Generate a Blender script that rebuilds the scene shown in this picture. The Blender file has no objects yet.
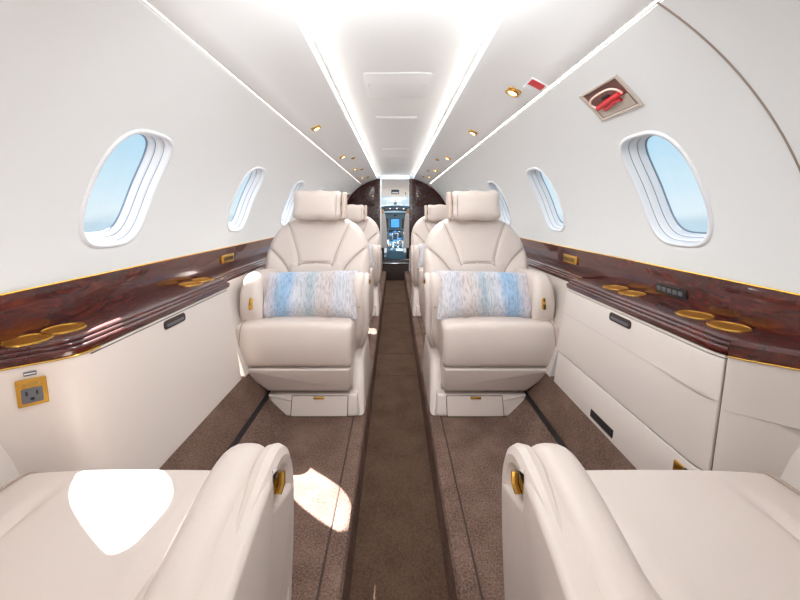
import bpy, bmesh, math, random
from mathutils import Vector, Matrix
random.seed(4)
PI = math.pi
C = bpy.context.scene.collection

# ------------------------------------------------------------------ materials
def lin(c):
    c = c / 255.0
    return c / 12.92 if c <= 0.04045 else ((c + 0.055) / 1.055) ** 2.4
def rgb(r, g, b): return (lin(r), lin(g), lin(b), 1.0)

def mat(name, col, rough=0.5, metal=0.0, coat=0.0, noise=None, bump=None, emit=None, sheen=0.0, spec=0.5):
    """noise=(scale, second colour, detail); bump=(scale, strength, distance)"""
    m = bpy.data.materials.new(name); m.use_nodes = True
    nt = m.node_tree; b = nt.nodes['Principled BSDF']
    b.inputs['Base Color'].default_value = col
    b.inputs['Roughness'].default_value = rough
    b.inputs['Metallic'].default_value = metal
    b.inputs['Coat Weight'].default_value = coat
    b.inputs['Coat Roughness'].default_value = 0.04
    b.inputs['Sheen Weight'].default_value = sheen
    b.inputs['Specular IOR Level'].default_value = spec
    tc = nt.nodes.new('ShaderNodeTexCoord')
    if noise:
        n = nt.nodes.new('ShaderNodeTexNoise'); n.inputs['Scale'].default_value = noise[0]
        n.inputs['Detail'].default_value = noise[2] if len(noise) > 2 else 4
        mx = nt.nodes.new('ShaderNodeMix'); mx.data_type = 'RGBA'
        mx.inputs[6].default_value = col; mx.inputs[7].default_value = noise[1]
        nt.links.new(tc.outputs['Object'], n.inputs['Vector'])
        nt.links.new(n.outputs['Fac'], mx.inputs[0]); nt.links.new(mx.outputs[2], b.inputs['Base Color'])
    if bump:
        n2 = nt.nodes.new('ShaderNodeTexNoise'); n2.inputs['Scale'].default_value = bump[0]
        n2.inputs['Detail'].default_value = 3
        bp = nt.nodes.new('ShaderNodeBump'); bp.inputs['Strength'].default_value = bump[1]
        bp.inputs['Distance'].default_value = bump[2]
        nt.links.new(tc.outputs['Object'], n2.inputs['Vector'])
        nt.links.new(n2.outputs['Fac'], bp.inputs['Height']); nt.links.new(bp.outputs['Normal'], b.inputs['Normal'])
    if emit:
        b.inputs['Emission Color'].default_value = emit[0]; b.inputs['Emission Strength'].default_value = emit[1]
    return m

M = {}
M['wall'] = mat('wall_white', rgb(232, 233, 232), 0.42, bump=(3, .05, .01))
M['ceil'] = mat('ceiling_white', rgb(250, 250, 249), 0.5)
M['valance'] = mat('valance_white', rgb(243, 243, 242), 0.4)
M['white'] = mat('window_white', rgb(232, 233, 235), 0.3)
M['leather'] = mat('cream_leather', rgb(219, 205, 196), 0.42, noise=(5, rgb(213, 198, 188)), bump=(260, .10, .002), spec=.4)
M['leather_dark'] = mat('seam_leather', rgb(176, 156, 144), 0.55)
M['leather_shadow'] = mat('pocket_shade_leather', rgb(150, 132, 120), 0.6)  # leather darkened for shade inside the armrest pocket; also tints the wall lining joint
M['shell'] = mat('seat_shell', rgb(216, 202, 193), 0.35, bump=(150, .05, .001))
M['cream'] = mat('cabinet_cream', rgb(222, 211, 203), 0.38, noise=(3, rgb(218, 206, 197)), bump=(200, .04, .001))
M['crease'] = mat('cabinet_crease', rgb(205, 191, 181), 0.5)
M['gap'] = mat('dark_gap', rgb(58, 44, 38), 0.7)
M['black'] = mat('black_plastic', rgb(32, 30, 30), 0.45)
M['grey'] = mat('grey_plastic', rgb(98, 98, 102), 0.45)
M['gold'] = mat('polished_gold', rgb(226, 178, 86), 0.25, metal=1.0)
M['brass'] = mat('brass', rgb(206, 168, 96), 0.28, metal=1.0)
M['chrome'] = mat('chrome', rgb(215, 215, 218), 0.15, metal=1.0)
M['goldcup'] = mat('gold_cup', rgb(226, 160, 58), 0.35, metal=.85)
M['silver'] = mat('greige_plastic', rgb(196, 182, 170), 0.4)
M['carpet_seam'] = mat('carpet_binding', rgb(70, 52, 45), 0.9)
M['gasket'] = mat('window_gasket', rgb(128, 146, 164), 0.4)
M['strap'] = mat('strap_leather', rgb(208, 188, 174), 0.45)
M['cove3'] = mat('cove_light_faint', rgb(255, 250, 242), 0.5, emit=(rgb(255, 250, 244), 1.6))
M['red'] = mat('red_plastic', rgb(214, 42, 48), 0.35)
M['wine'] = mat('dark_red_recess', rgb(120, 82, 74), 0.5)
M['pink'] = mat('pale_wire', rgb(244, 214, 200), 0.35)
M['tan'] = mat('sheepskin', rgb(176, 140, 104), 0.95, noise=(40, rgb(150, 112, 78)), bump=(120, .5, .01))
M['dash'] = mat('dash_grey_blue', rgb(84, 118, 138), 0.5)
M['dashdark'] = mat('glareshield', rgb(52, 74, 90), 0.6)
M['overhead'] = mat('cockpit_headliner', rgb(236, 236, 232), 0.5)
M['screen'] = mat('screen_blue', rgb(30, 90, 140), 0.2, emit=(rgb(70, 150, 215), .9))
M['amber'] = mat('amber_lamp', rgb(230, 190, 90), 0.3, emit=(rgb(255, 210, 110), 1.0))
M['lamp'] = mat('lamp_lens', rgb(255, 240, 210), 0.3, emit=(rgb(255, 226, 170), 6.0))
M['cove'] = mat('cove_light', rgb(255, 250, 242), 0.5, emit=(rgb(255, 251, 247), 4.2))
M['cove2'] = mat('cove_light_soft', rgb(255, 250, 242), 0.5, emit=(rgb(255, 249, 242), 8.0))

def carpet(name, c1, c2):
    m = mat(name, c1, 0.98, sheen=.0, spec=.05)
    nt = m.node_tree; b = nt.nodes['Principled BSDF']
    tc = nt.nodes['Texture Coordinate']
    n = nt.nodes.new('ShaderNodeTexNoise'); n.inputs['Scale'].default_value = 190; n.inputs['Detail'].default_value = 2
    n3 = nt.nodes.new('ShaderNodeTexNoise'); n3.inputs['Scale'].default_value = 9; n3.inputs['Detail'].default_value = 3
    cr = nt.nodes.new('ShaderNodeValToRGB')
    cr.color_ramp.elements[0].position = .34; cr.color_ramp.elements[0].color = c1
    cr.color_ramp.elements[1].position = .66; cr.color_ramp.elements[1].color = c2
    mx = nt.nodes.new('ShaderNodeMath'); mx.operation = 'MULTIPLY_ADD'
    mx.inputs[1].default_value = .35
    nt.links.new(tc.outputs['Object'], n.inputs['Vector']); nt.links.new(tc.outputs['Object'], n3.inputs['Vector'])
    nt.links.new(n3.outputs['Fac'], mx.inputs[0])
    ml = nt.nodes.new('ShaderNodeMath'); ml.operation = 'MULTIPLY'; ml.inputs[1].default_value = .65
    nt.links.new(n.outputs['Fac'], ml.inputs[0]); nt.links.new(ml.outputs[0], mx.inputs[2])
    nt.links.new(mx.outputs[0], cr.inputs['Fac']); nt.links.new(cr.outputs['Color'], b.inputs['Base Color'])
    bp = nt.nodes.new('ShaderNodeBump'); bp.inputs['Strength'].default_value = .6; bp.inputs['Distance'].default_value = .006
    nt.links.new(n.outputs['Fac'], bp.inputs['Height']); nt.links.new(bp.outputs['Normal'], b.inputs['Normal'])
    return m
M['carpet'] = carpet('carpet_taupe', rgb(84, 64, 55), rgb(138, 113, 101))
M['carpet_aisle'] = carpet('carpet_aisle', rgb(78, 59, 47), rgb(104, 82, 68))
M['carpet_wall'] = carpet('carpet_sidewall', rgb(92, 71, 61), rgb(132, 107, 95))

def wood(name, c1, c2, c3, coat=.75):
    m = mat(name, c1, 0.25, coat=coat, spec=.4)
    nt = m.node_tree; b = nt.nodes['Principled BSDF']; tc = nt.nodes['Texture Coordinate']
    mp = nt.nodes.new('ShaderNodeMapping'); mp.inputs['Scale'].default_value = (9, 4, 16)
    n = nt.nodes.new('ShaderNodeTexNoise'); n.inputs['Scale'].default_value = 1.6; n.inputs['Detail'].default_value = 9
    n.inputs['Roughness'].default_value = .68; n.inputs['Distortion'].default_value = 2.2
    cr = nt.nodes.new('ShaderNodeValToRGB')
    e = cr.color_ramp.elements; e[0].position = .33; e[0].color = c1; e[1].position = .75; e[1].color = c3
    k = e.new(.55); k.color = c2
    nt.links.new(tc.outputs['Object'], mp.inputs['Vector']); nt.links.new(mp.outputs['Vector'], n.inputs['Vector'])
    nt.links.new(n.outputs['Fac'], cr.inputs['Fac']); nt.links.new(cr.outputs['Color'], b.inputs['Base Color'])
    return m
M['wood'] = wood('burl_mahogany', rgb(46, 13, 13), rgb(80, 26, 19), rgb(118, 48, 28))
M['wood_dark'] = wood('dark_mahogany', rgb(28, 10, 8), rgb(52, 20, 15), rgb(80, 36, 24), .25)

def pillow_mat():
    m = mat('pillow_fabric', rgb(220, 214, 212), .95, sheen=.3, spec=.1)
    nt = m.node_tree; b = nt.nodes['Principled BSDF']; tc = nt.nodes['Texture Coordinate']
    sp = nt.nodes.new('ShaderNodeSeparateXYZ'); nt.links.new(tc.outputs['Object'], sp.inputs[0])
    n = nt.nodes.new('ShaderNodeTexNoise'); n.inputs['Scale'].default_value = 38; n.inputs['Detail'].default_value = 5
    mp = nt.nodes.new('ShaderNodeMapping'); mp.inputs['Scale'].default_value = (1.8, 1, .35)
    nt.links.new(tc.outputs['Object'], mp.inputs['Vector']); nt.links.new(mp.outputs['Vector'], n.inputs['Vector'])
    a = nt.nodes.new('ShaderNodeMath'); a.operation = 'MULTIPLY_ADD'; a.inputs[1].default_value = 2.05; a.inputs[2].default_value = .5
    nt.links.new(sp.outputs['X'], a.inputs[0])
    w = nt.nodes.new('ShaderNodeMath'); w.operation = 'MULTIPLY_ADD'; w.inputs[1].default_value = .10; w.inputs[2].default_value = -.05
    nt.links.new(n.outputs['Fac'], w.inputs[0])
    ad = nt.nodes.new('ShaderNodeMath'); ad.operation = 'ADD'
    nt.links.new(a.outputs[0], ad.inputs[0]); nt.links.new(w.outputs[0], ad.inputs[1])
    cr = nt.nodes.new('ShaderNodeValToRGB'); e = cr.color_ramp.elements
    stops = [(0, (218, 210, 216)), (.14, (226, 218, 222)), (.24, (166, 194, 220)), (.33, (160, 192, 222)), (.40, (216, 216, 224)),
             (.50, (206, 208, 210)), (.56, (176, 190, 200)), (.62, (206, 202, 200)), (.72, (214, 200, 194)), (.84, (206, 206, 212)), (1, (222, 214, 214))]
    e[0].position, e[0].color = stops[0][0], rgb(*stops[0][1]); e[1].position, e[1].color = 1, rgb(*stops[-1][1])
    for p, c in stops[1:-1]:
        k = e.new(p); k.color = rgb(*c)
    nt.links.new(ad.outputs[0], cr.inputs['Fac'])
    n2 = nt.nodes.new('ShaderNodeTexNoise'); n2.inputs['Scale'].default_value = 90; n2.inputs['Detail'].default_value = 4
    nt.links.new(mp.outputs['Vector'], n2.inputs['Vector'])
    mx = nt.nodes.new('ShaderNodeMix'); mx.data_type = 'RGBA'; mx.blend_type = 'MULTIPLY'
    r2 = nt.nodes.new('ShaderNodeValToRGB'); r2.color_ramp.elements[0].position = .38; r2.color_ramp.elements[0].color = rgb(206, 206, 210)
    r2.color_ramp.elements[1].position = .55; r2.color_ramp.elements[1].color = (.90, .90, .91, 1)
    nt.links.new(n2.outputs['Fac'], r2.inputs['Fac'])
    mx.inputs[0].default_value = .9
    nt.links.new(cr.outputs['Color'], mx.inputs[6]); nt.links.new(r2.outputs['Color'], mx.inputs[7])
    nt.links.new(mx.outputs[2], b.inputs['Base Color'])
    return m
M['pillow'] = pillow_mat()

def glass_mat(name, tint, gloss=.06):
    m = bpy.data.materials.new(name); m.use_nodes = True; nt = m.node_tree; nt.nodes.clear()
    o = nt.nodes.new('ShaderNodeOutputMaterial'); mix = nt.nodes.new('ShaderNodeMixShader')
    t = nt.nodes.new('ShaderNodeBsdfTransparent'); t.inputs['Color'].default_value = tint
    g = nt.nodes.new('ShaderNodeBsdfGlossy'); g.inputs['Roughness'].default_value = .02
    mix.inputs[0].default_value = gloss
    nt.links.new(t.outputs[0], mix.inputs[1]); nt.links.new(g.outputs[0], mix.inputs[2]); nt.links.new(mix.outputs[0], o.inputs[0])
    return m
M['glass'] = glass_mat('window_acrylic', (.97, .98, 1, 1), .04)

# ------------------------------------------------------------------ mesh helpers
class MB:
    def __init__(s): s.v = []; s.f = []
    def add(s, v, f):
        o = len(s.v); s.v += [tuple(p) for p in v]; s.f += [tuple(i + o for i in q) for q in f]; return s
    def build(s, name, m, parent=None, smooth=35, recalc=True, xf=None):
        me = bpy.data.meshes.new(name)
        vv = [xf(*p) for p in s.v] if xf else s.v
        me.from_pydata(vv, [], s.f)
        if recalc:
            bm = bmesh.new(); bm.from_mesh(me)
            bmesh.ops.remove_doubles(bm, verts=bm.verts, dist=1e-6)
            bmesh.ops.recalc_face_normals(bm, faces=bm.faces); bm.to_mesh(me); bm.free()
        if smooth:
            for p in me.polygons: p.use_smooth = True
            me.set_sharp_from_angle(angle=math.radians(smooth))
        me.materials.append(m); me.update()
        o = bpy.data.objects.new(name, me); C.objects.link(o)
        if parent is not None: o.parent = parent
        return o

def rbox(sx, sy, sz, r, n=(6, 6, 6), k=3, fn=None, c=(0, 0, 0)):
    """dense rounded box, n cuts on flat part per axis, k in each rounded edge"""
    h = (sx / 2, sy / 2, sz / 2); r = min(r, *h)
    def axis(hh, nn):
        a = [-hh + r * (1 - math.cos(PI / 2 * i / k)) * 1.0 for i in range(k)]
        mid = [-hh + r + (2 * hh - 2 * r) * i / nn for i in range(nn + 1)]
        return a + mid + [-x for x in reversed(a)]
    A = [axis(h[i], n[i]) for i in range(3)]
    vs = []; fs = []
    def put(p):
        q = [max(-h[i] + r, min(h[i] - r, p[i])) for i in range(3)]
        d = Vector([p[i] - q[i] for i in range(3)])
        if d.length > 1e-9: d = d.normalized() * r
        p2 = (q[0] + d.x + c[0], q[1] + d.y + c[1], q[2] + d.z + c[2])
        if fn: p2 = fn(*p2)
        vs.append(p2); return len(vs) - 1
    for ax in range(3):
        b, d = (ax + 1) % 3, (ax + 2) % 3
        for sgn in (-1, 1):
            g = []
            for u in A[b]:
                row = []
                for w in A[d]:
                    p = [0, 0, 0]; p[ax] = sgn * h[ax]; p[b] = u; p[d] = w
                    row.append(put(p))
                g.append(row)
            for i in range(len(g) - 1):
                for j in range(len(g[0]) - 1):
                    q = (g[i][j], g[i + 1][j], g[i + 1][j + 1], g[i][j + 1])
                    fs.append(q if sgn > 0 else q[::-1])
    return vs, fs

def box(x0, x1, y0, y1, z0, z1):
    v = [(x, y, z) for x in (x0, x1) for y in (y0, y1) for z in (z0, z1)]
    return v, [(0, 1, 3, 2), (4, 6, 7, 5), (0, 4, 5, 1), (2, 3, 7, 6), (0, 2, 6, 4), (1, 5, 7, 3)]

def inset_loop(P, d):
    """offset closed CCW polygon inward by d"""
    n = len(P); out = []
    for i in range(n):
        a, b, c = P[i - 1], P[i], P[(i + 1) % n]
        e1 = Vector((b[0] - a[0], b[1] - a[1])).normalized(); e2 = Vector((c[0] - b[0], c[1] - b[1])).normalized()
        n1 = Vector((-e1.y, e1.x)); n2 = Vector((-e2.y, e2.x)); m = (n1 + n2)
        m = m / max(m.dot(n1), .35) if m.length > 1e-6 else n1
        out.append((b[0] + m.x * d, b[1] + m.y * d))
    return out

def ccw(P):
    a = sum(P[i - 1][0] * P[i][1] - P[i][0] * P[i - 1][1] for i in range(len(P)))
    return P if a > 0 else P[::-1]

def slab(P, w0, w1, r, fn, k=4):
    """prism of outline P between w0 and w1 with edges rounded by r; fn(a,b,w)->xyz"""
    P = ccw(P); rings = []
    r = min(r, abs(w1 - w0) / 2 - 1e-5)
    for i in range(k + 1):
        t = PI / 2 * i / k; rings.append((r * (1 - math.sin(t)), w0 + r * (1 - math.cos(t))))
    for i in range(k + 1):
        t = PI / 2 * (1 - i / k); rings.append((r * (1 - math.sin(t)), w1 - r * (1 - math.cos(t))))
    v = []; f = []; n = len(P)
    for d, w in rings:
        L = inset_loop(P, d) if d > 1e-7 else P
        v += [fn(a, b, w) for a, b in L]
    for j in range(len(rings) - 1):
        for i in range(n):
            q = (i + 1) % n
            f.append((j * n + i, j * n + q, (j + 1) * n + q, (j + 1) * n + i))
    f.append(tuple(range(n))[::-1]); f.append(tuple((len(rings) - 1) * n + i for i in range(n)))
    return v, f

def rrect(x0, x1, y0, y1, r, k=5):
    P = []
    for cx, cy, a0 in ((x1 - r, y0 + r, -90), (x1 - r, y1 - r, 0), (x0 + r, y1 - r, 90), (x0 + r, y0 + r, 180)):
        for i in range(k + 1):
            a = math.radians(a0 + 90 * i / k); P.append((cx + r * math.cos(a), cy + r * math.sin(a)))
    return P

def smooth_path(P, n=6, closed=False):
    out = []; N = len(P); V = [Vector(p) for p in P]
    for i in range(N if closed else N - 1):
        g = lambda k: V[k % N] if closed else V[max(0, min(N - 1, k))]
        p0, p1, p2, p3 = g(i - 1), g(i), g(i + 1), g(i + 2)
        for j in range(n):
            t = j / n
            out.append(.5 * ((2 * p1) + (p2 - p0) * t + (2 * p0 - 5 * p1 + 4 * p2 - p3) * t * t + (3 * p1 - p0 - 3 * p2 + p3) * t ** 3))
    if not closed: out.append(V[-1])
    return out

def tube(path, r, n=8, closed=False):
    V = [Vector(p) for p in path]; N = len(V); v = []; f = []
    up = Vector((0, 0, 1)); prev = None
    for i in range(N):
        if closed: t = (V[(i + 1) % N] - V[i - 1])
        else: t = V[min(i + 1, N - 1)] - V[max(i - 1, 0)]
        t.normalize()
        if prev is None:
            ref = up if abs(t.z) < .9 else Vector((1, 0, 0)); a = t.cross(ref).normalized()
        else:
            a = (prev - t * prev.dot(t)); a = a.normalized() if a.length > 1e-6 else t.cross(up).normalized()
        prev = a; b = t.cross(a)
        rr = r[i] if isinstance(r, (list, tuple)) else r
        for k in range(n):
            q = 2 * PI * k / n; v.append(V[i] + a * (rr * math.cos(q)) + b * (rr * math.sin(q)))
    for i in range(N if closed else N - 1):
        for k in range(n):
            j = (i + 1) % N
            f.append((i * n + k, i * n + (k + 1) % n, j * n + (k + 1) % n, j * n + k))
    if not closed:
        f.append(tuple(range(n))[::-1]); f.append(tuple((N - 1) * n + k for k in range(n)))
    return v, f

def lathe(prof, c, ax=(0, 0, 1), n=28):
    ax = Vector(ax).normalized(); ref = Vector((0, 1, 0)) if abs(ax.y) < .9 else Vector((1, 0, 0))
    a = ax.cross(ref).normalized(); b = ax.cross(a); c = Vector(c); v = []; f = []
    for r, h in prof:
        for k in range(n):
            q = 2 * PI * k / n; v.append(c + ax * h + a * (r * math.cos(q)) + b * (r * math.sin(q)))
    for i in range(len(prof) - 1):
        for k in range(n):
            f.append((i * n + k, i * n + (k + 1) % n, (i + 1) * n + (k + 1) % n, (i + 1) * n + k))
    return v, f

def grid(rows, closed=False):
    v = [p for r in rows for p in r]; n = len(rows[0]); f = []
    for i in range(len(rows) - 1):
        for j in range(n if closed else n - 1):
            q = (j + 1) % n
            f.append((i * n + j, i * n + q, (i + 1) * n + q, (i + 1) * n + j))
    return v, f

def sweep(sections, caps=True):
    v, f = grid(sections, closed=True); n = len(sections[0])
    if caps:
        f.append(tuple(range(n))[::-1]); f.append(tuple((len(sections) - 1) * n + i for i in range(n)))
    return v, f

def empty(name, loc=(0, 0, 0), rz=0):
    o = bpy.data.objects.new(name, None); o.empty_display_size = .1; C.objects.link(o); o.location = loc; o.rotation_euler = (0, 0, rz); return o
def tag(o, label, cat, group=None):
    o['label'] = label; o['category'] = cat
    if group: o['group'] = group
    return o
def structure(o): o['kind'] = 'structure'; return o
def kids(o): return [c for c in bpy.data.objects if c.parent is o]
def copy_tree(o, parent=None):
    c = o.copy(); C.objects.link(c); c.parent = parent
    for k in kids(o): copy_tree(k, c)
    return c
SN = {-1: 'left', 1: 'right'}

# ------------------------------------------------------------------ shell
A_, B_, ZC = .885, .79, .75
def W(side, y, phi, d=0.0): return (side * (A_ + d) * math.cos(phi), y, ZC + (B_ + d) * math.sin(phi))
PH0, PH1 = .016, math.asin((1.384 - ZC) / B_)
WC, WH, WW = .354, .224, .119          # window centre, half height (angle), half width
YS = [-.61, .23, 1.07, 1.91, 2.75, 3.59, 4.43]
Y_END = 5.62
def hole(t, e=0.0):
    n = 3.3; c, s = math.cos(t), math.sin(t)
    return (WW + e) * math.copysign(abs(c) ** (2 / n), c), (WH + e / .83) * math.copysign(abs(s) ** (2 / n), s)

wnum = 0
def bound(t, hw, lo, hi):
    c, s = math.cos(t), math.sin(t); k = 1e9
    if abs(c) > 1e-9: k = min(k, hw / abs(c))
    if s > 1e-9: k = min(k, hi / s)
    if s < -1e-9: k = min(k, lo / -s)
    return k * c, k * s
for side in (-1, 1):
    mb = MB()
    off = 0.0 if side < 0 else .02
    ys = [y + off for y in YS]
    lo, hi, hw = WC - PH0, PH1 - WC, .42
    cor = [math.atan2(hi, hw), PI - math.atan2(hi, hw), PI + math.atan2(lo, hw), 2 * PI - math.atan2(lo, hw)]
    th = sorted([2 * PI * i / 128 for i in range(128)] + cor)
    for yc in ys:
        rows = []
        for k in range(15):
            q = (k / 14) ** 1.35; row = []
            for t in th:
                hx, hp = hole(t); bx, bp = bound(t, hw, lo, hi)
                # a soft scoop of the lining around the opening
                d = .003 * math.exp(-(q * 5) ** 2)
                row.append(W(side, yc + hx + (bx - hx) * q, WC + hp + (bp - hp) * q, d))
            rows.append(row)
        mb.add(*grid(rows, closed=True))
    y1 = ys[-1] + hw
    for ya, yb in ((-1.2, ys[0] - hw), (y1, Y_END)):
        rows = [[W(side, ya + (yb - ya) * i / 6, PH0 + (PH1 - PH0) * j / 40) for j in range(41)] for i in range(7)]
        mb.add(*grid(rows))
    structure(mb.build('wall_' + SN[side], M['wall'], smooth=50))
    # windows
    for yc in ys:
        wnum += 1
        prof = [(.013, -.004), (.011, .0015), (.006, .0030), (.001, .0015), (-.0015, -.004), (-.0035, -.019), (-.0045, -.0205), (-.0105, -.0215), (-.0118, -.023),
                (-.0135, -.040), (-.0145, -.0412), (-.0195, -.042), (-.0205, -.0435), (-.0210, -.056), (-.0225, -.058), (-.0235, -.064)]
        tt = [2 * PI * i / 80 for i in range(80)]
        rows = []
        for e, d in prof:
            rows.append([W(side, yc + hole(t, e)[0], WC + hole(t, e)[1], -d) for t in tt])
        win = structure(MB().add(*grid(rows, closed=True)).build('window_%d' % wnum, M['white'], smooth=60))
        for k_, (e, d) in enumerate(((-.0035, -.0195), (-.0140, -.0405))):
            MB().add(*tube([W(side, yc + hole(t, e)[0], WC + hole(t, e)[1], -d) for t in tt], .0013, 5, True)).build('groove', M['gasket'], win)
        rows = []
        for e, d in ((-.0225, -.062), (-.0235, -.0595), (-.0255, -.0595), (-.0265, -.064)):
            rows.append([W(side, yc + hole(t, e)[0], WC + hole(t, e)[1], -d) for t in tt])
        MB().add(*grid(rows, closed=True)).build('gasket', M['gasket'], win)
        gl = []
        for q in [1, .8, .6, .4, .2]:
            gl.append([W(side, yc + hole(t, -.022)[0] * q, WC + hole(t, -.022)[1] * q, .0625) for t in tt])
        v, f = grid(gl, closed=True); f.append(tuple(len(v) - 80 + i for i in range(80)))
        MB().add(v, f).build('pane', M['glass'], win)

# lining joint on the right wall
structure(MB().add(*tube([W(1, .722, PH0 + (PH1 - PH0) * i / 30, -.0005) for i in range(31)], .0022, 6)).build('trim_1', M['leather_shadow']))

# valance panels (service units) and centre ceiling
tn = 2
def lerp(a, b, t): return a + (b - a) * t
for side in (-1, 1):
    sec = [(.531, 1.392), (.527, 1.386), (.515, 1.388), (.47, 1.412), (.43, 1.432), (.36, 1.458), (.30, 1.477), (.286, 1.483), (.283, 1.492), (.285, 1.515), (.32, 1.53), (.50, 1.45)]
    rows = [[(side * x, y, z) for x, z in sec] for y in [-1.2 + i * (Y_END + 1.2) / 8 for i in range(9)]]
    structure(MB().add(*sweep(rows)).build('trim_%d' % tn, M['valance'], smooth=25)); tn += 1
N_ = 24
rows = []
for y in (-1.2, Y_END):
    up = [(.50 * (2 * i / N_ - 1), 1.548 - .03 * abs(2 * i / N_ - 1) ** 2.2) for i in range(N_ + 1)]
    rows.append([(x, y, z) for x, z in up] + [(x, y, z + .03) for x, z in reversed(up)])
structure(MB().add(*sweep(rows)).build('ceiling', M['ceil']))
# outer roof closing the gap above the valances
for side in (-1, 1):
    rows = [[(side * x, y, z) for x, z in ((.49, 1.548), (.56, 1.50), (.62, 1.36), (.64, 1.36), (.58, 1.52), (.49, 1.56))] for y in (-1.2, Y_END)]
    structure(MB().add(*sweep(rows)).build('trim_%d' % tn, M['ceil'])); tn += 1

# cove lights
for side in (-1, 1):
    rows = [[(side * x, y, z) for x, z in ((.2815, 1.4955), (.2840, 1.5125), (.2865, 1.5125), (.2835, 1.4955))] for y in (-1.19, 5.40)]
    o = MB().add(*sweep(rows)).build('cove_light', M['cove']); tag(o, 'glowing strip light along the %s edge of the centre ceiling' % SN[side], 'strip light', 'ceiling cove lights')
    rows = [[(side * x, y, z) for x, z in ((.533, 1.394), (.5285, 1.3855), (.5330, 1.3805), (.540, 1.388))] for y in (-1.19, 5.40)]
    o = MB().add(*sweep(rows)).build('cove_light', M['cove2'] if side > 0 else M['cove3']); tag(o, 'glowing strip light where the %s side wall meets the overhead panel' % SN[side], 'strip light', 'side wall cove lights')

# floor: dropped aisle, two raised decks
AZ = -.15
sec = [(-.62, .085), (-.605, .075), (-.505, 0), (-.20, 0), (-.165, -.001), (-.152, -.006), (-.1455, -.018), (-.142, AZ), (.142, AZ), (.1455, -.018), (.152, -.006), (.165, -.001), (.20, 0), (.505, 0), (.605, .075), (.62, .085)]
low = [(x, z - .05) for x, z in reversed(sec)]
rows = [[(x, y, z) for x, z in sec + low] for y in [-1.2 + .25 * i for i in range(29)] if y < 5.6]
rows.append([(x, 5.66, z) for x, z in sec + low])
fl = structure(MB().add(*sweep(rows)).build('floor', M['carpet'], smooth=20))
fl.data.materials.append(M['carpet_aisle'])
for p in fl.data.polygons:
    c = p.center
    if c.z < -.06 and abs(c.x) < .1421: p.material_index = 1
for side in (-1, 1):
    structure(MB().add(*tube([(side * .203, y, .0) for y in (-1.2, 1.0, 3.0, 5.57)], .0032, 6)).build('trim_%d' % tn, M['carpet_seam'])); tn += 1
    rows = [[(side * x, y, z) for x, z in ((.603, .0775), (.617, .0775), (.617, .096), (.609, .09))] for y in (-1.2, 5.57)]
    structure(MB().add(*sweep(rows)).build('trim_%d' % tn, M['black'])); tn += 1
    rows = [[(side * x, y, z) for x, z in ((.615, .094), (.622, .112), (.683, .218), (.72, .218), (.63, .08), (.615, .085))] for y in (-1.2, 5.57)]
    structure(MB().add(*sweep(rows)).build('baseboard_' + SN[side], M['carpet_wall'])); tn += 0
# thin joints across the aisle carpet
for y in (2.35, 2.72, 4.2):
    structure(MB().add(*box(-.1415, .1415, y, y + .006, AZ, AZ + .0015)).build('trim_%d' % tn, M['carpet_seam'])); tn += 1
# lower side lining behind the seats and beside the near seats
for side in (-1, 1):
    rows = [[(side * x, y, z) for x, z in ((.805, .632), (.80, .60), (.678, .216), (.70, .213), (.86, .60), (.86, .632))] for y in (1.56, 5.57)]
    structure(MB().add(*sweep(rows)).build('trim_%d' % tn, M['cream'])); tn += 1
    rows = [[(side * x, y, z) for x, z in ((.872, .64), (.80, .22), (.82, .22), (.888, .64))] for y in (-1.2, .62)]
    structure(MB().add(*sweep(rows)).build('trim_%d' % tn, M['cream'])); tn += 1
structure(MB().add(*box(-1.0, 1.0, -1.24, -1.2, -.3, 1.7)).build('wall_back', M['wall']))

# ------------------------------------------------------------------ counters, side panels, cabinets
def x0f(y):
    T = [(.60, .880), (.65, .872), (.70, .856), (.729, .834), (.755, .800), (.778, .768), (.80, .746), (.825, .736), (.86, .735), (5, .735)]
    for (a, xa), (b, xb) in zip(T, T[1:]):
        if y <= b: return lerp(xa, xb, max(0, (y - a) / (b - a)))
    return .735
TOP = .66
def counter_section(x0, beads=True, back=.8801):
    P = [(back, TOP), (max(x0 + .034, .8 * back * 0 + x0 + .034) if x0 + .034 < back else back - .001, TOP)]
    if beads:
        for b in range(3):
            xa, za = x0 + .030 - .0095 * b, TOP - .004 - .0088 * b
            for k in range(5):
                t = PI * (.5 + k / 4 * .62)
                P.append((min(xa - .0045 + .0062 * math.cos(t), back - .001), za - .0035 + .0062 * math.sin(t)))
        P += [(x0 + .001, .629), (x0 + .003, .622)]
    else:
        P += [(x0 + .012, TOP - .002), (x0 + .006, TOP - .010)] + [(x0 + .004, TOP - .012 - .0008 * k) for k in range(13)] + [(x0 + .001, .629), (x0 + .003, .622)]
    P += [(back, .622)]
    return P
def cup(y, x, side, parent):
    z = TOP
    MB().add(*lathe([(.034, -.012), (.037, -.002), (.0385, .0015), (.041, .003), (.0435, .0015), (.044, -.0005)], (side * x, y, z))).build('cup_rim', M['gold'], parent)
    MB().add(*lathe([(.0, .0012), (.02, .0011), (.036, .0006), (.037, -.001)], (side * x, y, z))).build('cup_holder', M['goldcup'], parent)

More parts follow.
